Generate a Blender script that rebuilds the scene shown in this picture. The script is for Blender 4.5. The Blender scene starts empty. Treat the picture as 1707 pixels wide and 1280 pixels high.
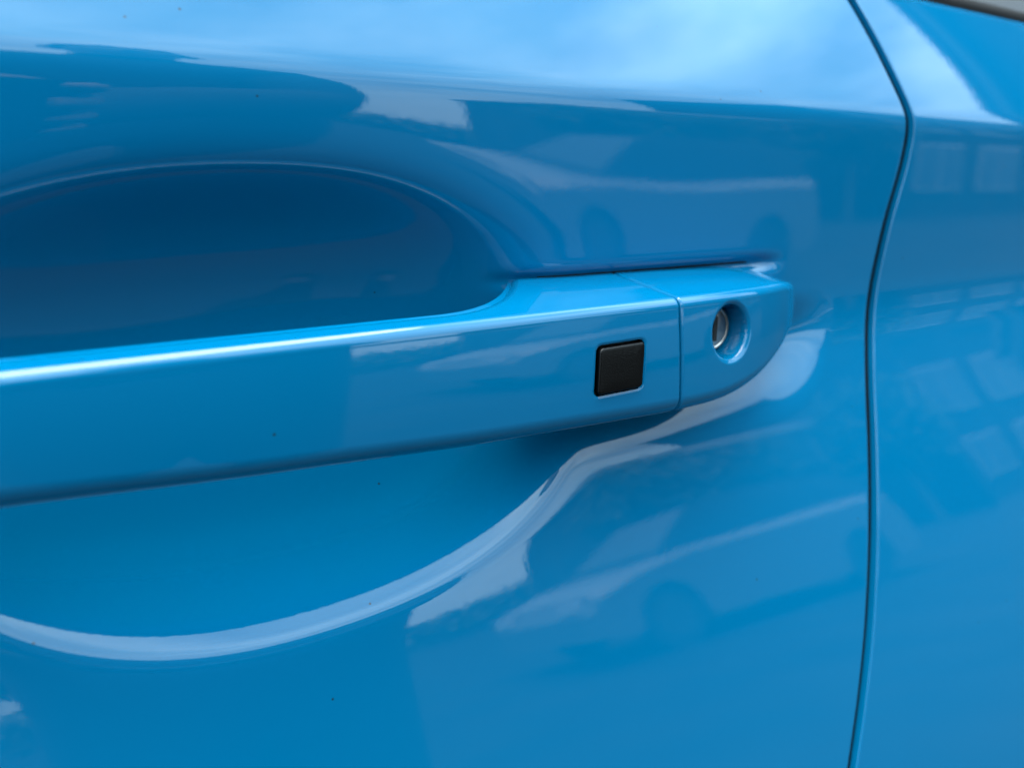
import bpy, bmesh, math, random
import numpy as np
from mathutils import Vector, Matrix

random.seed(7)
rng = np.random.default_rng(7)
S = bpy.context.scene
COL = S.collection
H0 = 0.93                                   # height of the handle above the ground (m)

# ------------------------------------------------------------------ camera
def W(x, y, z):                             # millimetres about the handle -> metres
    return Vector((x / 1000.0, y / 1000.0, z / 1000.0 + H0))

cam_d = bpy.data.cameras.new("camera")
cam = bpy.data.objects.new("camera", cam_d)
COL.objects.link(cam)
S.camera = cam
cam.location = W(-139.75, -158.69, 49.81)
yaw, pit = math.radians(33.0), math.radians(-14.6)
fw = Vector((math.sin(yaw) * math.cos(pit), math.cos(yaw) * math.cos(pit), math.sin(pit)))
cam.rotation_euler = fw.to_track_quat('-Z', 'Y').to_euler()
cam_d.sensor_width = 36.0
cam_d.lens = 36.0 * 1282.0 / 1707.0
cam_d.clip_start = 0.005
cam_d.clip_end = 500.0
cam_d.dof.use_dof = True
cam_d.dof.focus_distance = 0.212
cam_d.dof.aperture_fstop = 9.0

# ------------------------------------------------------------------ sky, sun, exposure
SUN_EL, SUN_AZ = math.radians(82), math.radians(350)      # azimuth measured from +Y towards +X
world = bpy.data.worlds.new("World")
S.world = world
world.use_nodes = True
nt = world.node_tree
nt.nodes.clear()
def N(tree, kind, **kw):
    n = tree.nodes.new(kind)
    for k, v in kw.items():
        setattr(n, k, v)
    return n
sky = N(nt, 'ShaderNodeTexSky', sky_type='NISHITA', sun_disc=False)
sky.sun_elevation = SUN_EL
sky.sun_rotation = SUN_AZ
sky.air_density = 1.0
sky.dust_density = 1.0
tc = N(nt, 'ShaderNodeTexCoord')
mp = N(nt, 'ShaderNodeMapping')
mp.inputs['Scale'].default_value = (1.0, 1.0, 2.4)
mp.inputs['Rotation'].default_value = (0, 0, 0.6)
cn = N(nt, 'ShaderNodeTexNoise')
cn.inputs['Scale'].default_value = 1.7
cn.inputs['Detail'].default_value = 7
cn.inputs['Roughness'].default_value = 0.55
cr = N(nt, 'ShaderNodeValToRGB')
cr.color_ramp.elements[0].position = 0.34
cr.color_ramp.elements[0].color = (0.25, 0.25, 0.25, 1)
cr.color_ramp.elements[1].position = 0.66
cr.color_ramp.elements[1].color = (0.95, 0.95, 0.95, 1)
cn2 = N(nt, 'ShaderNodeTexNoise')
cn2.inputs['Scale'].default_value = 3.1
cn2.inputs['Detail'].default_value = 5
cr2 = N(nt, 'ShaderNodeValToRGB')
cr2.color_ramp.elements[0].position = 0.3
cr2.color_ramp.elements[0].color = (4.4, 6.4, 7.4, 1)
cr2.color_ramp.elements[1].position = 0.7
cr2.color_ramp.elements[1].color = (7.8, 9.6, 10.2, 1)
mx = N(nt, 'ShaderNodeMix', data_type='RGBA')
bg = N(nt, 'ShaderNodeBackground')
bg.inputs['Strength'].default_value = 0.07
wo = N(nt, 'ShaderNodeOutputWorld')
L = nt.links.new
L(tc.outputs['Generated'], mp.inputs['Vector'])
L(mp.outputs[0], cn.inputs['Vector'])
L(mp.outputs[0], cn2.inputs['Vector'])
L(cn.outputs['Fac'], cr.inputs['Fac'])
L(cn2.outputs['Fac'], cr2.inputs['Fac'])
L(cr.outputs['Color'], mx.inputs['Factor'])
L(sky.outputs['Color'], mx.inputs[6])
sx_ = N(nt, 'ShaderNodeSeparateXYZ')
mr_ = N(nt, 'ShaderNodeMapRange')
mr_.inputs['From Min'].default_value = 0.0
mr_.inputs['From Max'].default_value = 1.0
mr_.inputs['To Min'].default_value = 0.98
mr_.inputs['To Max'].default_value = 2.35
ml_ = N(nt, 'ShaderNodeVectorMath', operation='SCALE')
L(tc.outputs['Generated'], sx_.inputs[0])
L(sx_.outputs['Z'], mr_.inputs['Value'])
L(cr2.outputs['Color'], ml_.inputs[0])
L(mr_.outputs[0], ml_.inputs['Scale'])
L(ml_.outputs[0], mx.inputs[7])
L(mx.outputs[2], bg.inputs['Color'])
L(bg.outputs[0], wo.inputs['Surface'])

sun_d = bpy.data.lights.new("sun", 'SUN')
sun_d.energy = 1.5
sun_d.angle = math.radians(55)
sun_d.color = (1.0, 0.96, 0.9)
sun = bpy.data.objects.new("sun", sun_d)
COL.objects.link(sun)
sdir = Vector((math.sin(SUN_AZ) * math.cos(SUN_EL), math.cos(SUN_AZ) * math.cos(SUN_EL), math.sin(SUN_EL)))
sun.rotation_euler = (-sdir).to_track_quat('-Z', 'Y').to_euler()
S.view_settings.view_transform = 'Standard'
S.view_settings.look = 'None'
S.view_settings.exposure = 2.25
S.view_settings.gamma = 1.0

# ------------------------------------------------------------------ materials
def mat(name, col, rough=0.5, metal=0.0, coat=0.0, spec=0.5, coat_rough=0.02):
    m = bpy.data.materials.new(name)
    m.use_nodes = True
    b = m.node_tree.nodes['Principled BSDF']
    b.inputs['Base Color'].default_value = (*col, 1)
    b.inputs['Roughness'].default_value = rough
    b.inputs['Metallic'].default_value = metal
    b.inputs['Coat Weight'].default_value = coat
    b.inputs['Coat Roughness'].default_value = coat_rough
    b.inputs['Specular IOR Level'].default_value = spec
    return m, m.node_tree, b

def bump(tree, b, scale, strength, dist, coat=False, detail=2, sock='Normal'):
    t = N(tree, 'ShaderNodeTexCoord')
    n = N(tree, 'ShaderNodeTexNoise')
    n.inputs['Scale'].default_value = scale
    n.inputs['Detail'].default_value = detail
    u = N(tree, 'ShaderNodeBump')
    u.inputs['Strength'].default_value = strength
    u.inputs['Distance'].default_value = dist
    tree.links.new(t.outputs['Object'], n.inputs['Vector'])
    tree.links.new(n.outputs['Fac'], u.inputs['Height'])
    tree.links.new(u.outputs[0], b.inputs[sock])
    return n

def mottled(tree, b, c0, c1, scale, detail=4):
    t = N(tree, 'ShaderNodeTexCoord')
    n = N(tree, 'ShaderNodeTexNoise')
    n.inputs['Scale'].default_value = scale
    n.inputs['Detail'].default_value = detail
    r = N(tree, 'ShaderNodeValToRGB')
    r.color_ramp.elements[0].position = 0.35
    r.color_ramp.elements[0].color = (*c0, 1)
    r.color_ramp.elements[1].position = 0.65
    r.color_ramp.elements[1].color = (*c1, 1)
    tree.links.new(t.outputs['Object'], n.inputs['Vector'])
    tree.links.new(n.outputs['Fac'], r.inputs['Fac'])
    tree.links.new(r.outputs[0], b.inputs['Base Color'])

BLUE = (0.0, 0.124, 0.268)
PAINT, pt, pb = mat('blue_paint', BLUE, rough=0.6, coat=1.0, spec=0.0, coat_rough=0.012)
pb.inputs['Coat IOR'].default_value = 1.56
bump(pt, pb, 650, 0.010, 0.0004, sock='Coat Normal', detail=1)
# sparse specks of dust lying on the clear coat
t_ = N(pt, 'ShaderNodeTexCoord')
v_ = N(pt, 'ShaderNodeTexVoronoi', feature='F1')
v_.inputs['Scale'].default_value = 85.0
r_ = N(pt, 'ShaderNodeValToRGB')
r_.color_ramp.elements[0].position = 0.022
r_.color_ramp.elements[0].color = (1, 1, 1, 1)
r_.color_ramp.elements[1].position = 0.034
r_.color_ramp.elements[1].color = (0, 0, 0, 1)
g_ = N(pt, 'ShaderNodeMath', operation='GREATER_THAN')
g_.inputs[1].default_value = 0.45
s_ = N(pt, 'ShaderNodeSeparateColor')
k_ = N(pt, 'ShaderNodeMath', operation='MULTIPLY')
m_ = N(pt, 'ShaderNodeMix', data_type='RGBA')
m_.inputs[6].default_value = (*BLUE, 1)
m_.inputs[7].default_value = (0.012, 0.03, 0.05, 1)
PL = pt.links.new
PL(t_.outputs['Object'], v_.inputs['Vector'])
PL(v_.outputs['Distance'], r_.inputs['Fac'])
PL(v_.outputs['Color'], s_.inputs[0])
PL(s_.outputs[0], g_.inputs[0])
PL(r_.outputs[0], k_.inputs[0])
PL(g_.outputs[0], k_.inputs[1])
PL(k_.outputs[0], m_.inputs['Factor'])
PL(m_.outputs[2], pb.inputs['Base Color'])

sm_ = N(pt, 'ShaderNodeTexNoise')                      # faint wiping haze in the clear coat
sm_.inputs['Scale'].default_value = 14.0
sm_.inputs['Detail'].default_value = 5
sr_ = N(pt, 'ShaderNodeMapRange')
sr_.inputs['From Min'].default_value = 0.42
sr_.inputs['From Max'].default_value = 0.72
sr_.inputs['To Min'].default_value = 0.006
sr_.inputs['To Max'].default_value = 0.045
PL(t_.outputs['Object'], sm_.inputs['Vector'])
PL(sm_.outputs['Fac'], sr_.inputs['Value'])
PL(sr_.outputs[0], pb.inputs['Coat Roughness'])
SHADE_SEAL, _, _ = mat('shade_seal', (0.001, 0.006, 0.012), rough=0.6, spec=0.15)  # blue-black that carries the shade of the shut line in its colour
RUBBER, rt, rb = mat('black_rubber', (0.003, 0.003, 0.0035), rough=0.7, spec=0.2)
PLASTIC, lt, lb = mat('black_plastic', (0.0012, 0.0012, 0.0013), rough=0.30, spec=0.25)
bump(lt, lb, 2600, 0.5, 0.0002)
METAL, mt_, mb_ = mat('lock_metal', (0.46, 0.43, 0.40), rough=0.32, metal=1.0)
bump(mt_, mb_, 1500, 0.2, 0.0002)
KEYHOLE, _, _ = mat('keyway_dark', (0.012, 0.011, 0.010), rough=0.6)
GLASS, gt, gb = mat('side_glass', (0.045, 0.043, 0.042), rough=0.06, spec=0.3)

# ------------------------------------------------------------------ object helpers
def tag(o, label=None, cat=None, group=None, kind=None):
    for k, v in (('label', label), ('category', cat), ('group', group), ('kind', kind)):
        if v:
            o[k] = v
    return o

def mesh_obj(name, verts, faces, material, parent=None, smooth=True, sharp=None):
    me = bpy.data.meshes.new(name)
    me.from_pydata([tuple(v) for v in verts], [], [tuple(f) for f in faces])
    for m in (material if isinstance(material, (list, tuple)) else [material]):
        me.materials.append(m)
    if smooth:
        me.polygons.foreach_set('use_smooth', np.ones(len(me.polygons), bool))
    me.update()
    o = bpy.data.objects.new(name, me)
    COL.objects.link(o)
    if parent:
        o.parent = parent
    if sharp:
        me.set_sharp_from_angle(angle=math.radians(sharp))
    return o

def grid_obj(name, P, material, parent, close=False, flip=False, caps=False, sharp=None):
    """P: (rows, cols, 3) array in handle millimetres -> one mesh."""
    nr, nc, _ = P.shape
    V = P.reshape(-1, 3) / 1000.0
    V = V + np.array([0, 0, H0])
    i = np.arange(nr - 1)[:, None]
    j = np.arange(nc if close else nc - 1)[None, :]
    j2 = (j + 1) % nc
    q = np.stack([i * nc + j, i * nc + j2, (i + 1) * nc + j2, (i + 1) * nc + j], -1).reshape(-1, 4)
    if flip:
        q = q[:, ::-1]
    f = q.tolist()
    if caps:
        a = list(range(nc)); b = [(nr - 1) * nc + k for k in range(nc)]
        f.append(a[::-1] if not flip else a)
        f.append(b if not flip else b[::-1])
    return mesh_obj(name, V.tolist(), f, material, parent, True, sharp)

def empty(name, loc, parent=None):
    o = bpy.data.objects.new(name, None)
    o.location = loc
    o.empty_display_size = 0.1
    COL.objects.link(o)
    if parent:
        o.parent = parent
    return o

def sstep(a, b, x):
    t = np.clip((x - a) / (b - a), 0, 1)
    return t * t * (3 - 2 * t)

# ------------------------------------------------------------------ ground
ASPH, at_, ab_ = mat('asphalt', (0.03, 0.03, 0.03), rough=0.9, spec=0.08)
mottled(at_, ab_, (0.015, 0.016, 0.017), (0.024, 0.024, 0.024), 1.3, 8)
g = mesh_obj('ground', [(-80, -80, 0), (80, -80, 0), (80, 80, 0), (-80, 80, 0)], [(0, 1, 2, 3)], ASPH, smooth=False)
tag(g, kind='structure')

# ------------------------------------------------------------------ body side surface
_zt = np.array([-800, -600, -400, -250, -160, -95, -60, -30, -16, -6, 4, 12, 22, 60, 69, 72.5, 75, 77.5, 81, 110, 160, 240])
_tt = np.array([-12,  -8,    0,   11,   15.5,  17.8, 18.8, 20.5, 20.5, 13,  5,  1,  0,  0,  0.6,  4, 13, 22, 26, 30, 36, 40])
_zz = np.arange(-800, 240.01, 0.25)
_ang = np.interp(_zz, _zt, _tt)
_k = np.exp(-np.linspace(-2.0, 2.0, 25) ** 2); _k /= _k.sum()
_ang = np.convolve(np.pad(_ang, 12, mode='edge'), _k, 'valid')
_yy = np.concatenate([[0], np.cumsum(np.tan(np.radians(_ang[:-1])) * 0.25)])
_yy += 30 - np.interp(40.0, _zz, _yy)
def base_y(z):
    return np.interp(z, _zz, _yy)

SC = dict(cx=-86.0, cz=0.0, bt=54.0, bb=58.5, D=28.0)
def door_y(x, z):
    y = base_y(z)
    # hand scoop
    up = sstep(-25, 25, z)
    a_ = np.where(x > SC['cx'], 95 - 11 * up, 84 + 13 * up)
    dx = (x - SC['cx']) / a_
    b = np.where(z > SC['cz'], SC['bt'], SC['bb'])
    dz = (z - SC['cz']) / b
    rho = (np.abs(dx) ** 2.2 + np.abs(dz) ** 2.2) ** (1 / 2.2)
    u = 1 - rho ** 2.4
    e = 0.075 + 0.15 * sstep(0, 35, z)
    h = 0.5 * (u + np.sqrt(u * u + e * e)) - 0.5 * e * e / np.maximum(0.2, -2 * u + 1e-6) * 0
    far = sstep(1.25, 1.9, rho)
    y = y + SC['D'] * (1 + 0.04 * np.clip(z / 40, -1, 1)) * h * (1 - far)
    zl = -np.sqrt(np.minimum(z + 34, 0) ** 2 + 25) + 5
    y = y + 0.0002 * (np.clip(x, -200, 230) - 95) * np.maximum(zl, -260)      # the flank twists slightly along its length
    # shallow pocket that carries the scoop on under the lock cover
    px_ = np.clip(x, -60, 90)
    d = np.sqrt(((x - px_) / 1.25) ** 2 + ((z - 2.0) / 1.0) ** 2)
    y = y + 5.2 * (1 - sstep(12, 38, d)) * sstep(-80, 0, x) * (1 - sstep(-10, 10, z))
    y = y + 3.4 * np.exp(-((z - 21.4) / 2.3) ** 2) * sstep(-24, -4, x) * (1 - sstep(88, 106, x))
    return y

# shut line between the door and the panel behind it (x as a function of z)
SH_Z = np.array([-800.0, -400.0, -250.0, -164.5, -141.6, -119.8, -92.7, -66.7, -30.7, -7.5, 12.2, 34.4, 58.5, 75.0, 91.7, 108.6, 123.3, 160.0, 240.0])
SH_X = np.array([40.6, 40.6, 58.2, 101.9, 113.6, 123.6, 134.1, 142.6, 153.3, 161.8, 165.3, 169.3, 177.0, 178.5, 174.6, 171.3, 167.5, 157.5, 139.5])
def shut_x(z):
    return np.interp(z, SH_Z, SH_X)
_sx = np.convolve(np.pad(shut_x(_zz), 40, mode='edge'), np.ones(81) / 81, 'valid')
def shut_x(z):
    return np.interp(z, _zz, _sx)

Z_TOP = 129.0
zs = np.unique(np.concatenate([np.linspace(-800, -150, 60), np.arange(-150, Z_TOP + .01, 1.0)]))
GAP = 5.4
def panel(name, left):
    if left:
        c = np.unique(np.concatenate([np.linspace(-950, -230, 40), np.arange(-230, 165.01, 1.0)]))
    else:
        c = np.unique(np.concatenate([np.arange(165, 330.01, 1.5), np.linspace(330, 1100, 60)]))
    X = np.repeat(c[None, :], len(zs), 0)
    Zg = np.repeat(zs[:, None], len(c), 1)
    R = 1.6 if left else 0.55
    if left:
        w_ = np.clip((X + 230) / 395.0, 0, 1); X = X + (w_ ** 3) * (shut_x(Zg) - GAP / 2 - R - 165)
    else:
        X = X + (1 - sstep(165, 300, X)) * (shut_x(Zg) + GAP / 2 + R - 165)
    Y = door_y(X, Zg)
    P = np.stack([X, Y, Zg], -1)
    # rolled hem at the shut line
    e = P[:, -1] if left else P[:, 0]
    sg = 1 if left else -1
    ext = []
    for a in np.radians(np.arange(9, 91, 9)):
        q = e.copy(); q[:, 0] += sg * R * np.sin(a); q[:, 1] += R * (1 - np.cos(a)); ext.append(q)
    for dpt in (4, 9, 22):
        q = ext[9].copy(); q[:, 1] += dpt; ext.append(q)
    ext = np.stack(ext, 1)
    P = np.concatenate([P, ext], 1) if left else np.concatenate([ext[:, ::-1], P], 1)
    # rolled hem along the window belt
    top = P[-1]; rows = []
    for a in np.radians(np.arange(15, 91, 15)):
        q = top.copy(); q[:, 2] += 3.0 * np.sin(a); q[:, 1] += 2.0 + 4.0 * (1 - np.cos(a)); rows.append(q)
    q = rows[-1].copy(); q[:, 1] += 8; q[:, 2] -= 6; rows.append(q)
    P = np.concatenate([P, np.stack(rows, 0)], 0)
    return grid_obj(name, P, PAINT, car)

car = empty('car', (0, 0, 0))
tag(car, 'glossy bright blue car with a pull handle on its door', 'car')
door = panel('door_panel', True)
door['label'] = 'blue door skin with the hand scoop, left of the shut line'
rear = panel('rear_body_panel', False)
rear['label'] = 'blue body panel right of the shut line'
# seal strip set shallow and coloured dark to paint the shade inside the shut line
zz = np.linspace(-700, Z_TOP - 4, 200)
xs = shut_x(zz); ys = base_y(zz) + 6.0
prof = [(-2.62, 14), (-2.6, 1.0), (-1.0, -0.6), (1.6, -2.0), (2.6, -3.4), (2.65, 14)]
grid_obj('gap_shade_seal', np.stack([np.stack([xs + a, ys + b, zz], -1) for a, b in prof], 1), SHADE_SEAL, car)
# window belt: rubber lip and glass
xb = np.linspace(-950, 1100, 60)
yb = float(base_y(Z_TOP)); 
lip = [(5.5, 1.0), (4.5, 5), (6.5, 8.5), (10, 9.0), (15, 7), (16, 0)]
grid_obj('window_seal', np.stack([np.stack([xb, 0 * xb + yb + a, 0 * xb + Z_TOP + b], -1) for a, b in lip], 1), RUBBER, car)
gl = [(13, 2), (40, 120), (95, 300), (100, 299), (45, 118), (18, 0)]
grid_obj('window_glass', np.stack([np.stack([xb, 0 * xb + yb + a, 0 * xb + Z_TOP + b], -1) for a, b in gl], 1), GLASS, car, sharp=30)

# ------------------------------------------------------------------ door handle
def z_top(x):  return 17.4 - 4.5 * np.clip((x - 72) / 33.0, 0, 1) ** 2.2
def z_bot(x):  return np.interp(x, [-220, -147, -105, -46, 22, 45, 60, 72, 84, 94, 101, 106], [-5.5, -8.6, -12.0, -15.6, -17.8, -17.6, -15, -10.5, -4.5, 1, 5, 8])
_xx = np.arange(-230, 110, 0.5)
_zb = np.convolve(np.pad(z_bot(_xx), 16, mode='edge'), np.ones(33) / 33, 'valid')
def z_bot(x): return np.interp(x, _xx, _zb)

YB = 40.0
def front_y(x):
    u = np.clip((x - 18) / 87.0, 0, 1)
    y = YB * (1 - (1 - u ** 2.5) ** (1 / 2.5))
    ul = np.clip((-x - 150) / 60.0, 0, 1)
    return y + 8 * ul ** 2

def section(x, yb, inset=0.0, nf=120, back_round=True):
    """Closed (y, z) loop of the handle at x: top shelf, face, underside, back."""
    yf = float(front_y(x)); zt = float(z_top(x)); zb = float(z_bot(x))
    h = max(zt - zb, 0.8)
    dep = max(yb - yf, 0.6)
    rt = min(3.2, 0.42 * h, 0.45 * dep); rb_ = min(5.5, 0.42 * h, 0.45 * dep)
    bsl = 0.14 + 0.42 * (1 - float(sstep(-2, 22, x)))
    slope = 0.165                                     # the shelf climbs towards the door
    tilt = 0.082                                      # the face leans back a little
    pts = []
    zm = 0.5 * (zt + zb)
    def face_y(z):
        return yf + (z - zb) * tilt * min(1, dep / 12) - 0.55 * (1 - ((z - zm) / (0.5 * h)) ** 2) * min(1, dep / 12)
    ft, fb = face_y(zt - rt), face_y(zb + rb_)
    # shelf, from the back to the front
    for y in np.linspace(yb - (1.5 if back_round else 0), ft + rt, 36):
        pts.append((y, zt + slope * (y - ft - rt) - 3.2 * max(0.0, (y - (yb - 7)) / 7) ** 2 * (1 - float(sstep(-14, 6, x)))))
    a0 = math.atan(slope); a1 = math.radians(90) + 0.0
    for k in range(1, 11):
        a = a0 + (math.pi / 2 - a0) * k / 10
        pts.append((ft + rt - rt * math.sin(a), zt - rt + rt * math.cos(a)))
    for z in np.linspace(zt - rt, zb + rb_, nf)[1:-1]:
        pts.append((face_y(z), z))
    for k in range(0, 13):
        a = math.pi / 2 * k / 12
        pts.append((fb + rb_ - rb_ * math.cos(a), zb + rb_ - rb_ * math.sin(a)))
    for y in np.linspace(fb + rb_, max(yb - (2 if back_round else 0), fb + rb_ + .1), 20)[1:]:
        pts.append((y, zb + bsl * (y - fb - rb_)))
    ybk = yb
    for z in np.linspace(zb + bsl * (yb - fb - rb_) + 1.0, zt + slope * (ybk - ft - rt) - 1.5, 30):
        pts.append((ybk, z))
    p = np.array(pts)
    if inset > 0:
        c = np.array([0.5 * (yf + yb), zm])
        d = np.roll(p, -1, 0) - np.roll(p, 1, 0)
        n = np.stack([d[:, 1], -d[:, 0]], -1)
        n /= np.maximum(np.linalg.norm(n, axis=1, keepdims=True), 1e-9)
        flip = np.sign(((c - p) * n).sum(1).mean())
        p = p + n * flip * inset
    return np.column_stack([np.full(len(p), x), p])

def back_y(x):
    r = np.clip((x + 52) / 40.0, 0, 1) ** 2.3
    l = np.clip((-x - 167) / 38.0, 0, 1) ** 3.2
    return 14.5 + (YB - 14.5) * max(float(r), float(l))

def sq_sdf(x, z):                                     # sensor outline: slightly skewed rounded square
    xs_ = x - 0.1 - 0.10 * (z - 0)
    zs_ = z + 0.2 - 0.01 * x
    r = 1.9
    qx = np.abs(xs_) - (8.9 - r); qz = np.abs(zs_) - (7.1 - r)
    return np.sqrt(np.maximum(qx, 0) ** 2 + np.maximum(qz, 0) ** 2) + np.minimum(np.maximum(qx, qz), 0) - r

SEAM = 24.0
def ended(x0, x1, xs_mid, end0, end1, yb_fn):
    rows = []; r = 0.9; g_ = 0.30
    if end0:
        for a in np.radians([0, 22, 45, 67]):
            rows.append(section(x0 + g_ + r * (1 - math.sin(a)) * 0 + r * (1 - math.cos(a)), yb_fn(x0), r * (1 - math.sin(a))))
    for x in xs_mid:
        rows.append(section(x, yb_fn(x)))
    if end1:
        for a in np.radians([67, 45, 22, 0]):
            rows.append(section(x1 - g_ - r * (1 - math.cos(a)), yb_fn(x1), r * (1 - math.sin(a))))
    return np.stack(rows, 0)

gx = np.unique(np.concatenate([np.linspace(-222, -150, 70), np.linspace(-150, -52, 50), np.linspace(-52, -10, 100), np.linspace(-10, SEAM - 1.1, 90)]))
G = ended(0, SEAM, gx, False, True, back_y)
face = (G[..., 1] < 6.5)
sd = sq_sdf(G[..., 0], G[..., 2])
G[..., 1] += np.where(face, 0.35 * (1 - sstep(-0.2, 0.7, sd)), 0)
grip = grid_obj('door_handle', G, PAINT, car, close=True, caps=True)
grip['label'] = 'long blue grip of the door handle'

# recess for the sensor, cut into the grip
def rounded_sq(off, y, n=6):
    r = max(1.9 + off, 0.3); pts = []; q_ = min(0.0, 1.9 + off - 0.3)
    for cx, cz, a0 in ((7.0 + q_, 5.2 + q_, 0), (-7.0 - q_, 5.2 + q_, 90), (-7.0 - q_, -5.2 - q_, 180), (7.0 + q_, -5.2 - q_, 270)):
        for k in range(n + 1):
            a = math.radians(a0 + 90 * k / n)
            X = cx + r * math.cos(a); Zz = cz + r * math.sin(a)
            pts.append((X + 0.1 + 0.10 * Zz, y(X, Zz) if callable(y) else y, Zz - 0.2 + 0.01 * X))
    return np.array(pts)
def fy(X, Zz):
    yf = float(front_y(X)); zt = 17.4; zb = float(z_bot(X)); h = zt - zb; zm = .5 * (zt + zb)
    return yf + (Zz - zb) * 0.082 - 0.55 * (1 - ((Zz - zm) / (0.5 * h)) ** 2)
cut = grid_obj('cutter', np.stack([rounded_sq(0, -6), rounded_sq(0, lambda a, b: fy(a, b) + 2.6)], 0), PAINT, None, close=True, caps=True)
bm = bmesh.new(); bm.from_mesh(cut.data); bmesh.ops.recalc_face_normals(bm, faces=bm.faces); bm.to_mesh(cut.data); bm.free()
bm = bmesh.new(); bm.from_mesh(grip.data); bmesh.ops.recalc_face_normals(bm, faces=bm.faces); bm.to_mesh(grip.data); bm.free()
md = grip.modifiers.new('cut', 'BOOLEAN'); md.operation = 'DIFFERENCE'; md.solver = 'EXACT'; md.object = cut
dg = bpy.context.evaluated_depsgraph_get()
me2 = bpy.data.meshes.new_from_object(grip.evaluated_get(dg))
grip.modifiers.clear(); grip.data = me2
me2.set_sharp_from_angle(angle=math.radians(50))
bpy.data.objects.remove(cut)

# black sensor pad, proud of its recess
ins = grid_obj('sensor_recess', np.stack([rounded_sq(-0.06, lambda a, b: fy(a, b) + 0.55), rounded_sq(-0.06, lambda a, b: fy(a, b) + 2.5), rounded_sq(-6, lambda a, b: fy(a, b) + 2.5)], 0), PLASTIC, grip, close=True, caps=False, sharp=40)
rows = [rounded_sq(-0.75, lambda a, b: fy(a, b) + 2.4)]
for off, pr in ((-0.75, 0.2), (-0.75, -0.45), (-0.80, -0.70), (-0.95, -0.87), (-1.15, -0.95), (-1.6, -1.0), (-4, -1.05), (-5.6, -1.05)):
    rows.append(rounded_sq(off, lambda a, b, p=pr: fy(a, b) + p))
pad = grid_obj('sensor_pad', np.stack(rows, 0), PLASTIC, grip, close=True, caps=True)
pad['label'] = 'black textured square pad'

# lock cover behind the grip, with the key lock
th = np.linspace(0, 1, 420)
cxs = SEAM + 0.9 + (105 - SEAM - 0.95) * np.sin(th * math.pi / 2)
Cc = ended(SEAM, 0, cxs, True, False, lambda x: YB)
LX, LZ = 47.0, 4.8
rr = np.hypot(Cc[..., 0] - LX, Cc[..., 2] - LZ)
front = Cc[..., 1] < (YB * 0.5)
isface = front & (np.arange(Cc.shape[1])[None, :] > 38) & (np.arange(Cc.shape[1])[None, :] < 36 + 10 + 120 + 8)
dp = 1.2 * (1 - sstep(7.8, 10.2, rr)) + 17.0 * (1 - sstep(7.5, 8.6, rr))
Cc[..., 1] += np.where(isface, dp, 0)
cap = grid_obj('lock_cover', Cc, PAINT, car, close=True, caps=True)
cap['label'] = 'blue lock cover at the end of the handle'
yl = float(front_y(LX)) + 5.9
def ring(r, y, n=48):
    a = np.linspace(0, 2 * math.pi, n, endpoint=False)
    return np.stack([LX + r * np.cos(a), 0 * a + y, LZ + r * np.sin(a)], -1)
lock = grid_obj('lock_cylinder', np.stack([ring(7.3, yl + 10), ring(7.3, yl + 4.0), ring(7.2, yl + 3.3), ring(6.7, yl + 3.0), ring(6.3, yl + 3.05), ring(6.1, yl + 3.5), ring(5.9, yl + 3.5), ring(5.7, yl + 3.0), ring(5.3, yl + 2.8), ring(0.2, yl + 2.75)], 0), METAL, cap, close=True, caps=True)
def slab(name, x0, x1, y0, y1, z0, z1, m, parent):
    v = [W(x, y, z) for x in (x0, x1) for y in (y0, y1) for z in (z0, z1)]
    return mesh_obj(name, v, [(0, 1, 3, 2), (4, 6, 7, 5), (0, 4, 5, 1), (2, 3, 7, 6), (0, 2, 6, 4), (1, 5, 7, 3)], m, parent, smooth=False)
slab('keyway', LX - 0.8, LX + 0.9, yl + 2.4, yl + 6, LZ - 4.0, LZ + 4.0, KEYHOLE, lock)

# thin black tube painting the line of contact shade where the fixed end of the handle meets the door
tx = np.linspace(-5, 97, 100)
sink = 2.2 * sstep(84, 97, tx)
lyd = door_y(tx, 0 * tx + 22.2) + 0.3 + sink
T = [np.stack([tx, lyd + 0.6 * math.sin(a), 22.2 + 0.6 * math.cos(a) - 0.5 * sink], -1) for a in np.linspace(0, 2 * math.pi, 10, endpoint=False)]
grid_obj('contact_shade', np.stack(T, 1), RUBBER, cap, close=True, caps=True)

# ================================================================== what the paint mirrors: the car park behind the camera
def box_bm(bm, x0, x1, y0, y1, z0, z1):
    v = [bm.verts.new((x, y, z)) for x in (x0, x1) for y in (y0, y1) for z in (z0, z1)]
    for f in ((0, 1, 3, 2), (4, 6, 7, 5), (0, 4, 5, 1), (2, 3, 7, 6), (0, 2, 6, 4), (1, 5, 7, 3)):
        bm.faces.new([v[i] for i in f])
def bm_obj(name, bm, m, parent=None, smooth=False):
    bmesh.ops.recalc_face_normals(bm, faces=bm.faces)
    me = bpy.data.meshes.new(name); bm.to_mesh(me); bm.free()
    me.materials.append(m)
    if smooth:
        me.polygons.foreach_set('use_smooth', np.ones(len(me.polygons), bool))
    o = bpy.data.objects.new(name, me); COL.objects.link(o)
    if parent: o.parent = parent
    return o
def box(name, x0, x1, y0, y1, z0, z1, m, parent=None):
    bm = bmesh.new(); box_bm(bm, x0, x1, y0, y1, z0, z1)
    return bm_obj(name, bm, m, parent)

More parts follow.
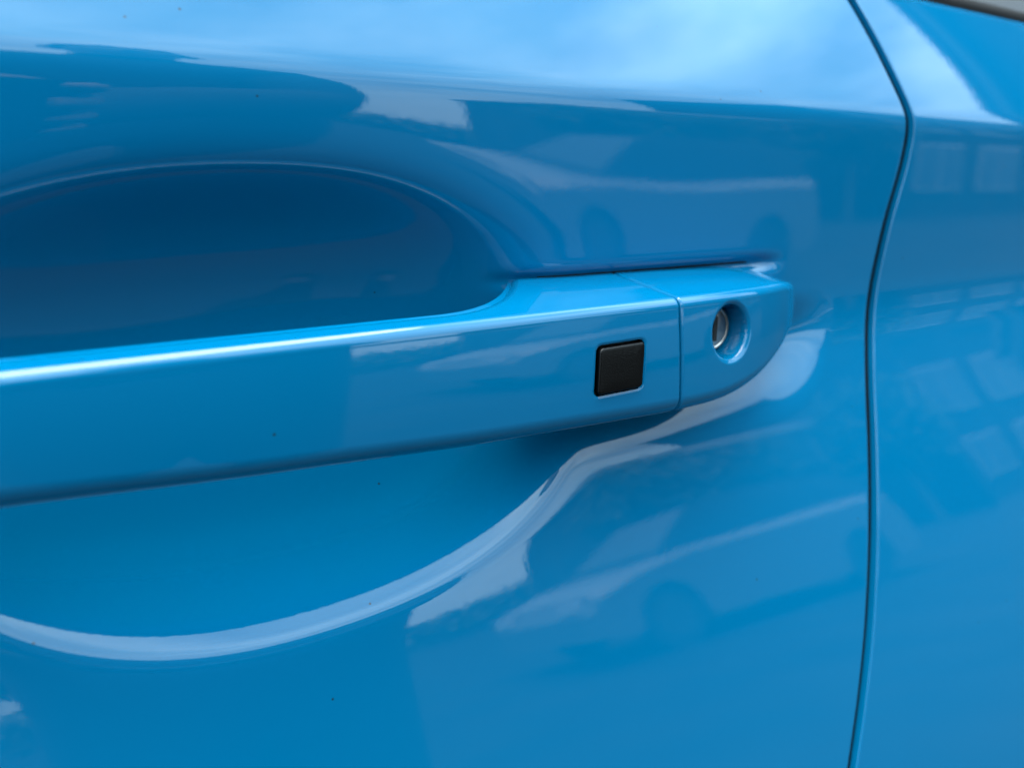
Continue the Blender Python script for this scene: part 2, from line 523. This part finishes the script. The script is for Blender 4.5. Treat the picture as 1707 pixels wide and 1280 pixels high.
SILVER, _, _ = mat('silver_paint', (0.15, 0.155, 0.16), rough=0.4, coat=0.35)
DROOF, _, _ = mat('black_roof_paint', (0.012, 0.013, 0.014), rough=0.5, spec=0.2)
DGLASS, _, _ = mat('dark_glass', (0.02, 0.025, 0.03), rough=0.15, spec=0.25)
TYRE, _, _ = mat('tyre_rubber', (0.02, 0.02, 0.02), rough=0.8)
ALLOY, _, _ = mat('alloy', (0.45, 0.45, 0.46), rough=0.3, metal=1.0)
LAMP, _, _ = mat('lamp_glass', (0.7, 0.7, 0.72), rough=0.1)
WALL, wt_, wb_ = mat('render_wall', (0.05, 0.05, 0.05), rough=0.9, spec=0.1)
mottled(wt_, wb_, (0.035, 0.035, 0.034), (0.06, 0.058, 0.055), 0.8)
BRICKW, bt_, bb2_ = mat('brown_wall', (0.05, 0.04, 0.035), rough=0.9, spec=0.1)
mottled(bt_, bb2_, (0.018, 0.016, 0.015), (0.032, 0.027, 0.025), 1.4)
FRAME, _, _ = mat('window_frame', (0.34, 0.35, 0.35), rough=0.5)
PANE, _, _ = mat('window_pane', (0.04, 0.05, 0.06), rough=0.35, spec=0.2)
BARK, kt_, kb_ = mat('bark', (0.09, 0.07, 0.05), rough=0.95)
bump(kt_, kb_, 12, 0.8, 0.03)
LEAF, ft_, fb_ = mat('leaf', (0.05, 0.08, 0.03), rough=0.6)
mottled(ft_, fb_, (0.035, 0.06, 0.02), (0.07, 0.11, 0.035), 0.9)

# ---- parked car across the lane
def parked_car(x0, ynear, m, label):
    root = empty('parked_car', (x0 + 2.15, ynear - 0.88, 0)); tag(root, label, 'car')
    Lc, Wd = 4.3, 1.76
    prof = [(0.02, 0.30), (0.00, 0.55), (0.10, 0.74), (0.60, 0.86), (1.18, 0.95), (2.4, 0.98), (3.6, 1.02), (4.18, 1.02), (4.28, 0.80), (4.30, 0.45), (4.24, 0.28)]
    def arch(cx, r=0.36, n=10):
        return [(cx + r * math.cos(a), 0.31 + r * math.sin(a)) for a in np.linspace(0, math.pi, n)]
    low = [(3.80 + 0.0, 0.22)] 
    pts = prof + [(3.82, 0.24)] + [p for p in arch(3.44)] + [(3.05, 0.22), (1.25, 0.22)] + arch(0.86) + [(0.46, 0.25)]
    bm = bmesh.new()
    secs = []
    for y, ins in ((-Wd / 2, 0.0), (-Wd / 2 + 0.10, -0.0), (Wd / 2 - 0.10, 0.0), (Wd / 2, 0.0)):
        edge = abs(abs(y) - Wd / 2) < 1e-6
        secs.append([bm.verts.new((px_ - Lc / 2 + (0.06 if edge and px_ < .3 else 0) - (0.06 if edge and px_ > 4.1 else 0), y, z - (0.07 if edge and z > 0.7 else 0))) for px_, z in pts])
    n = len(pts)
    for a, b in zip(secs[:-1], secs[1:]):
        for i in range(n):
            bm.faces.new([a[i], a[(i + 1) % n], b[(i + 1) % n], b[i]])
    bm.faces.new(secs[0]); bm.faces.new(secs[-1][::-1])
    bm_obj('body', bm, m, root)
    # cabin
    cb = [(0.98, 0.93), (1.75, 1.42), (2.3, 1.48), (3.3, 1.46), (3.9, 1.36), (4.22, 1.00)]
    bm = bmesh.new(); secs = []
    for sgn in (-1, 1):
        secs.append([bm.verts.new((px_ - Lc / 2, sgn * (0.80 - 0.20 * (z - 0.93) / 0.55), z)) for px_, z in cb])
    n = len(cb)
    for i in range(n - 1):
        bm.faces.new([secs[0][i], secs[0][i + 1], secs[1][i + 1], secs[1][i]])
    bm.faces.new(secs[0]); bm.faces.new(secs[1][::-1])
    bm_obj('cabin', bm, DROOF, root)
    ws = [(1.06, 0.975), (1.70, 1.385)]
    bm = bmesh.new()
    q4 = [bm.verts.new((p - Lc / 2 - 0.012, sg * (0.76 - 0.20 * (z - 0.93) / 0.55), z + 0.012)) for p, z in ws for sg in (-1, 1)]
    bm.faces.new([q4[0], q4[1], q4[3], q4[2]])
    ext = bmesh.ops.extrude_face_region(bm, geom=list(bm.faces))
    for v in [g0 for g0 in ext['geom'] if isinstance(g0, bmesh.types.BMVert)]: v.co += Vector((0.02, 0, -0.02))
    bm_obj('windscreen', bm, DGLASS, root)
    for sgn in (-1, 1):
        for q in ([(1.25, 0.99), (1.82, 1.36), (2.42, 1.41), (2.42, 1.00)], [(2.50, 1.00), (2.50, 1.41), (3.25, 1.39), (3.42, 1.02)], [(3.50, 1.03), (3.34, 1.385), (3.75, 1.33), (3.98, 1.06)]):
            bm = bmesh.new()
            a = [bm.verts.new((p - Lc / 2, sgn * (0.806 - 0.20 * (z - 0.93) / 0.55), z)) for p, z in q]
            b = [bm.verts.new((p - Lc / 2, sgn * (0.790 - 0.20 * (z - 0.93) / 0.55), z)) for p, z in q]
            bm.faces.new(a); bm.faces.new(b[::-1])
            for i in range(4): bm.faces.new([a[i], a[(i + 1) % 4], b[(i + 1) % 4], b[i]])
            bm_obj('side_window', bm, DGLASS, root)
        for cx in (0.86, 3.44):
            bm = bmesh.new()
            bmesh.ops.create_cone(bm, cap_ends=True, segments=28, radius1=0.31, radius2=0.31, depth=0.20, matrix=Matrix.Translation((cx - Lc / 2, sgn * 0.74, 0.31)) @ Matrix.Rotation(math.pi / 2, 4, 'X'))
            wh = bm_obj('wheel', bm, TYRE, root)
            bm = bmesh.new()
            bmesh.ops.create_cone(bm, cap_ends=True, segments=24, radius1=0.21, radius2=0.21, depth=0.03, matrix=Matrix.Translation((cx - Lc / 2, sgn * 0.835, 0.31)) @ Matrix.Rotation(math.pi / 2, 4, 'X'))
            bm_obj('rim', bm, ALLOY, wh)
        box('headlight', -Lc / 2 - 0.01, -Lc / 2 + 0.25, sgn * 0.62 - 0.14, sgn * 0.62 + 0.14, 0.60, 0.72, LAMP, root)
    return root
parked_car(3.3, -5.3, SILVER, 'silver hatchback with black roof parked opposite, seen only as a reflection in the blue door')

# ---- buildings across the car park
def building(x0, x1, y0, dep, h, m, label, nx, nz, wh):
    root = empty('building', (0.5 * (x0 + x1), y0 - dep / 2, 0)); tag(root, label, 'building')
    ox, oy = root.location.x, root.location.y
    box('wall', x0 - ox, x1 - ox, y0 - dep - oy, y0 - oy, 0, h, m, root)
    box('roof_edge', x0 - 0.2 - ox, x1 + 0.2 - ox, y0 - dep - 0.2 - oy, y0 + 0.2 - oy, h, h + 0.35, FRAME, root)
    cw = (x1 - x0) / nx; ch = h / nz
    for i in range(nx):
        for k in range(nz):
            a = x0 + cw * (i + 0.15) - ox; b = x0 + cw * (i + 0.85) - ox
            c = ch * k + ch * 0.30; d = c + wh
            fr = box('window', a, b, y0 + 0.003 - oy, y0 + 0.10 - oy, c, d, FRAME, root)
            for q in (0, 1):
                w = (b - a) / 2
                box('pane', a + q * w + 0.06, a + (q + 1) * w - 0.06, y0 + 0.05 - oy, y0 + 0.125 - oy, c + 0.07, d - 0.07, PANE, fr)
    return root
building(11.6, 26.5, -16, 5, 4.4, WALL, 'low grey building with two rows of windows, reflected above the silver car', 7, 2, 1.3)
building(22.0, 57.0, -13, 10, 13.0, BRICKW, 'tall brown block reflected at the right end of the car park', 10, 5, 1.5)

# ---- steep gabled house standing past the end of the car
ROOFM, rt2_, rb2_ = mat('roof_tile', (0.05, 0.04, 0.038), rough=0.8)
TRIM, _, _ = mat('barge_board', (0.05, 0.055, 0.056), rough=0.6)
house = empty('house', (12.0, 0.85, 0)); tag(house, 'dark gabled house past the tail of the car, mirrored in the upper right corner', 'house')
bm = bmesh.new()
gab = [(-3.9, 0), (-3.9, 2.2), (0, 7.7), (3.9, 2.2), (3.9, 0)]
a = [bm.verts.new((-4, y, z)) for y, z in gab]; b = [bm.verts.new((6, y, z)) for y, z in gab]
bm.faces.new(a); bm.faces.new(b[::-1])
for i in range(5): bm.faces.new([a[i], b[i], b[(i + 1) % 5], a[(i + 1) % 5]])
bm_obj('wall', bm, BRICKW, house)
sl = Vector((0, 3.9, 5.5)).normalized(); nl = Vector((0, -5.5, 3.9)).normalized()
for sgn in (-1, 1):
    bm = bmesh.new()
    p0 = Vector((0, -4.2, 1.78)); p1 = Vector((0, 0, 7.7))
    q = []
    for x in (-4.25, 6.25):
        for base, up in ((p0, 0.02), (p1, 0.02), (p1, 0.16), (p0, 0.16)):
            v = base + nl * up + Vector((x, 0, 0)); q.append(bm.verts.new((v.x, v.y if sgn < 0 else -v.y, v.z)))
    for f in ((0, 1, 2, 3), (7, 6, 5, 4), (0, 4, 5, 1), (1, 5, 6, 2), (2, 6, 7, 3), (3, 7, 4, 0)): bm.faces.new([q[i] for i in f])
    rf = bm_obj('roof', bm, ROOFM, house)
    n_t = 34; tile_me = None
    for k in range(n_t):
        t = p0.lerp(p1, (k + 0.5) / n_t) + nl * 0.20 + Vector((-4.2, 0, 0))
        if tile_me is None:
            tb = bmesh.new(); box_bm(tb, -0.14, 0.16, -0.115, 0.115, -0.03, 0.03)
            tile_me = bpy.data.meshes.new('tile'); bmesh.ops.recalc_face_normals(tb, faces=tb.faces); tb.to_mesh(tile_me); tb.free(); tile_me.materials.append(ROOFM)
        o = bpy.data.objects.new('tile', tile_me); COL.objects.link(o); o.parent = rf
        o.location = (t.x, t.y if sgn < 0 else -t.y, t.z)
        ang = math.atan2(5.5, 3.9) - 0.10 + random.uniform(-0.04, 0.04)
        o.rotation_euler = (ang if sgn < 0 else -ang, 0, 0)
    bm = bmesh.new(); q = []
    for x in (-4.06, -4.005):
        for base, up in ((p0, -0.75), (p1, -0.75), (p1, -0.62), (p0, -0.62)):
            v = base + nl * up + Vector((x, 0, 0)); q.append(bm.verts.new((v.x, v.y if sgn < 0 else -v.y, v.z)))
    for f in ((0, 1, 2, 3), (7, 6, 5, 4), (0, 4, 5, 1), (1, 5, 6, 2), (2, 6, 7, 3), (3, 7, 4, 0)): bm.faces.new([q[i] for i in f])
    bm_obj('barge_board', bm, TRIM, house)
# ---- clipped hedge closing the far side of the car park
HEDGE = bpy.data.objects.new('hedge', None); HEDGE.location = (6.0, -29.0, 0); COL.objects.link(HEDGE)
tag(HEDGE, 'long low clipped hedge far across the car park, reflected beside the photographer', 'hedge')
r2 = np.random.default_rng(11); n_ = 16000
P_ = np.column_stack([r2.uniform(-26, 14, n_), r2.uniform(-0.5, 0.5, n_), r2.uniform(0.02, 1.7, n_) + 0.15 * r2.normal(size=n_)])
A_ = r2.normal(size=(n_, 3)); A_ /= np.linalg.norm(A_, axis=1, keepdims=True)
B_ = np.cross(A_, r2.normal(size=(n_, 3))); B_ /= np.linalg.norm(B_, axis=1, keepdims=True)
V_ = np.stack([P_ - A_ * 0.16, P_ + B_ * 0.08, P_ + A_ * 0.16, P_ - B_ * 0.08], 1).reshape(-1, 3)
mesh_obj('foliage', V_.tolist(), [(4 * i, 4 * i + 1, 4 * i + 2, 4 * i + 3) for i in range(n_)], LEAF, HEDGE, smooth=False)

# ---- trees
def tree_mesh(hgt, rx, rz, zc, n, seed, leaf=0.16):
    r = np.random.default_rng(seed)
    bm = bmesh.new()
    def limb(p, q, r0, r1, seg=8):
        d = (Vector(q) - Vector(p)); qt = d.to_track_quat('Z', 'Y')
        rings = []
        for t, rad in ((0, r0), (0.5, 0.5 * (r0 + r1)), (1, r1)):
            rings.append([bm.verts.new(Vector(p) + d * t + qt @ Vector((rad * math.cos(a), rad * math.sin(a), 0))) for a in np.linspace(0, 2 * math.pi, seg, endpoint=False)])
        for a, b in zip(rings[:-1], rings[1:]):
            for i in range(seg): bm.faces.new([a[i], a[(i + 1) % seg], b[(i + 1) % seg], b[i]])
    limb((0, 0, 0), (0.05, 0.03, zc - rz * 0.6), 0.16, 0.11)
    limb((0.05, 0.03, zc - rz * 0.6), (0, 0.05, zc + rz * 0.6), 0.11, 0.02)
    for k in range(7):
        a = k * 0.9 + r.random(); e = r.uniform(0.2, 0.9)
        s0 = zc - rz * r.uniform(0.2, 0.6)
        limb((0.03, 0.03, s0), (rx * 0.75 * math.cos(a), rx * 0.75 * math.sin(a), s0 + rx * e), 0.07, 0.015, 6)
    tm = bpy.data.meshes.new('trunk'); bm.to_mesh(tm); bm.free(); tm.materials.append(BARK)
    # crown: leaf clumps scattered through an uneven volume
    nc = 90
    cd = r.normal(size=(nc, 3)); cd /= np.linalg.norm(cd, axis=1, keepdims=True)
    cc = cd * (r.random((nc, 1)) ** 0.4) * np.array([rx, rx, rz]) * r.uniform(0.75, 1.05, (nc, 1)) + [0, 0, zc]
    idx = r.integers(0, nc, n)
    P = cc[idx] + r.normal(size=(n, 3)) * 0.26 * np.array([rx, rx, rz]) * 0.6
    A = r.normal(size=(n, 3)); A /= np.linalg.norm(A, axis=1, keepdims=True)
    B = np.cross(A, r.normal(size=(n, 3))); B /= np.linalg.norm(B, axis=1, keepdims=True)
    sz = leaf * r.uniform(0.6, 1.3, (n, 1))
    V = np.stack([P - A * sz, P + B * sz * 0.45, P + A * sz, P - B * sz * 0.45], 1).reshape(-1, 3)
    cm = bpy.data.meshes.new('crown')
    cm.from_pydata(V.tolist(), [], [(4 * i, 4 * i + 1, 4 * i + 2, 4 * i + 3) for i in range(n)])
    cm.materials.append(LEAF)
    return tm, cm
def tree(loc, meshes, rot, sc, label, group=None):
    t = empty('tree', loc); t.rotation_euler[2] = rot; t.scale = (sc,) * 3
    tag(t, label, 'tree', group)
    for nme, me in zip(('trunk', 'crown'), meshes):
        o = bpy.data.objects.new(nme, me); COL.objects.link(o); o.parent = t
MID = tree_mesh(6, 1.9, 1.7, 3.6, 9000, 5)
tree((10.6, -13.2, 0), MID, 1.1, 0.75, 'leafy tree at the near corner of the low building, seen in reflection')
tree((14.2, -13.6, 0), MID, 2.6, 0.7, 'leafy tree in front of the middle of the low building, in reflection')
tree((19.5, -13.0, 0), MID, 4.0, 0.9, 'tallest leafy tree before the low building, next to the brown block')

tree((-2.0, -20.0, 0), MID, 0.2, 1.0, 'leafy tree added far behind the photographer to block low sky, nearest to the hedge end')  # this pair is added to cover the low sky mirrored at the left
tree((-6.2, -21.0, 0), MID, 1.9, 1.1, 'leafy tree added far behind the photographer to block low sky, outermost of the pair')
# ---- the photographer, mirrored as a dark shape on the left
SKIN, _, _ = mat('skin', (0.22, 0.14, 0.10), rough=0.55)
CLOTH, ct_, cb_ = mat('dark_jacket', (0.018, 0.02, 0.026), rough=0.9)
bump(ct_, cb_, 60, 0.4, 0.004)
TROUS, _, _ = mat('dark_trousers', (0.02, 0.02, 0.022), rough=0.9)
HAIR, _, _ = mat('dark_hair', (0.015, 0.012, 0.010), rough=0.6)
SHOE, _, _ = mat('shoe', (0.02, 0.02, 0.02), rough=0.6)
PHONE, _, _ = mat('phone_body', (0.02, 0.02, 0.022), rough=0.25)

camL = cam.location.copy()
Rv = Vector((math.cos(yaw), -math.sin(yaw), 0)); Uv = Rv.cross(fw)
pc = camL - fw * 0.045
BX = 0.02
person = empty('person', (BX, -0.85, 0))
tag(person, 'person in dark clothes holding up a phone, mirrored as a dark shape in the door', 'person')
O = person.location
verts, rad, edges = [], [], []
def jv(p, r_):
    verts.append(Vector(p) - O); rad.append(r_ if isinstance(r_, tuple) else (r_, r_)); return len(verts) - 1
def chain(start, pts):
    a = start
    for p, r_ in pts:
        b = jv(p, r_); edges.append((a, b)); a = b
    return a
pel = jv((BX, -0.86, 0.93), (0.235, 0.16))
ch_ = chain(pel, [((BX, -0.85, 1.10), (0.24, 0.16)), ((BX, -0.83, 1.27), (0.235, 0.16)), ((BX, -0.81, 1.39), (0.19, 0.11))])
nk = chain(ch_, [((BX, -0.78, 1.47), 0.062), ((BX, -0.75, 1.53), 0.058)])
hd = chain(nk, [((BX, -0.725, 1.585), (0.072, 0.088)), ((BX, -0.715, 1.645), (0.078, 0.096)), ((BX, -0.715, 1.70), (0.066, 0.08)), ((BX, -0.72, 1.735), (0.03, 0.04))])
fingers = []
for s in (-1, 1):
    chain(pel, [((BX + s * 0.11, -0.86, 0.80), 0.115), ((BX + s * 0.115, -0.83, 0.50), 0.066), ((BX + s * 0.12, -0.85, 0.30), 0.060), ((BX + s * 0.12, -0.88, 0.09), 0.042), ((BX + s * 0.125, -0.86, 0.045), 0.045), ((BX + s * 0.135, -0.76, 0.035), 0.035)])
    grip_p = pc + Rv * (s * 0.083) - fw * 0.012
    wr = grip_p - fw * 0.085 - Uv * 0.035 + Rv * (s * 0.02)
    el = Vector((BX + (0.150 if s > 0 else -0.27), -0.67, 1.04))
    sh = Vector((BX + s * 0.155, -0.81, 1.38))
    w_ = chain(ch_, [(sh, 0.09), (sh.lerp(el, 0.5), 0.078), (el, 0.066), (el.lerp(wr, 0.35), 0.056), (wr, 0.028), (wr.lerp(grip_p, 0.35), (0.036, 0.018)), (wr.lerp(grip_p, 0.75), (0.038, 0.015))])
    palm = wr.lerp(grip_p, 0.75)
    for k in range(4):                         # fingers wrapped round the phone edge
        b0 = palm + Uv * (0.026 - 0.017 * k) + fw * 0.004
        b1 = grip_p + Uv * (0.028 - 0.018 * k) + Rv * (s * 0.012)
        b2 = b1 + fw * 0.012 - Rv * (s * 0.018)
        b3 = b2 - Rv * (s * (0.018 - 0.003 * abs(k - 1)))
        fingers.append([(palm.lerp(b0, 0.5), .009), (b0, .0095), (b1, .0085), (b2, .008), (b3, .0072)])
    t0 = palm + Uv * 0.02 - fw * 0.02
    fingers.append([(palm - fw * 0.01, .011), (t0, .011), (grip_p + Uv * 0.03 - fw * 0.012 - Rv * (s * 0.015), .010), (grip_p + Uv * 0.034 - fw * 0.008 - Rv * (s * 0.04), .0085)])
def skin_obj(name, vs, rs, es, parent, levels, root=0):
    me = bpy.data.meshes.new(name); me.from_pydata([tuple(v) for v in vs], es, [])
    o = bpy.data.objects.new(name, me); COL.objects.link(o)
    m = o.modifiers.new('skin', 'SKIN')
    if not me.skin_vertices: 
        bpy.context.view_layer.objects.active = o
        bpy.ops.mesh.customdata_skin_add()
    for i, r2 in enumerate(rs):
        me.skin_vertices[0].data[i].radius = r2
    me.skin_vertices[0].data[root].use_root = True
    sb = o.modifiers.new('sub', 'SUBSURF'); sb.levels = levels; sb.render_levels = levels
    dgx = bpy.context.evaluated_depsgraph_get()
    out = bpy.data.meshes.new_from_object(o.evaluated_get(dgx))
    bpy.data.objects.remove(o)
    return out
body_me = skin_obj('body', verts, rad, edges, person, 2)
bm = bmesh.new(); bm.from_mesh(body_me)
for ch in fingers:
    fm = skin_obj('f', [p - O for p, _ in ch], [(r_, r_) for _, r_ in ch], [(i, i + 1) for i in range(len(ch) - 1)], person, 1)
    bm.from_mesh(fm)
for f in bm.faces:
    c = f.calc_center_median() + O; f.smooth = True
    near = (c - pc).length
    f.material_index = 3 if c.z < 0.09 else 2 if c.z < 0.95 and abs(c.x - BX) < 0.26 and c.y < -0.7 else 0 if (c.z > 1.475 and c.y < -0.6) or near < 0.155 else 1
me = bpy.data.meshes.new('body'); bm.to_mesh(me); bm.free()
for m in (SKIN, CLOTH, TROUS, SHOE): me.materials.append(m)
bo = bpy.data.objects.new('body', me); COL.objects.link(bo); bo.parent = person
bm = bmesh.new(); bmesh.ops.create_icosphere(bm, subdivisions=4, radius=1)
for v in bm.verts:
    k = 1 + 0.03 * math.sin(9 * v.co.x + 5 * v.co.y) 
    v.co = Vector((v.co.x * 0.088 * k, v.co.y * 0.108 * k, v.co.z * 0.098 * k))
    if v.co.y > 0.01 and v.co.z < 0.045: v.co.y = 0.01 + (v.co.y - 0.01) * 0.2
    if v.co.z < -0.03: v.co.z = -0.03 + (v.co.z + 0.03) * 0.6
    v.co += Vector((BX, -0.728, 1.665)) - O
bm_obj('hair', bm, HAIR, person, True)
# nose and ears are children of the head
for nme, pos, scl in (('nose', (BX, -0.612, 1.62), (0.014, 0.02, 0.024)), ('ear', (BX - 0.083, -0.715, 1.625), (0.01, 0.02, 0.032)), ('ear', (BX + 0.083, -0.715, 1.625), (0.01, 0.02, 0.032))):
    bm = bmesh.new(); bmesh.ops.create_icosphere(bm, subdivisions=2, radius=1)
    for v in bm.verts: v.co = Vector((v.co.x * scl[0], v.co.y * scl[1], v.co.z * scl[2])) + Vector(pos) - O
    bm_obj(nme, bm, SKIN, person, True)
# the phone held just behind the lens
phone = empty('phone', pc)
tag(phone, 'dark phone held in both hands in front of the door', 'phone')
phone.rotation_euler = cam.rotation_euler
bm = bmesh.new(); box_bm(bm, -0.078, 0.078, -0.037, 0.037, 0.0, 0.008)
bmesh.ops.bevel(bm, geom=[e for e in bm.edges], offset=0.003, segments=2, affect='EDGES')
bm_obj('case', bm, PHONE, phone)
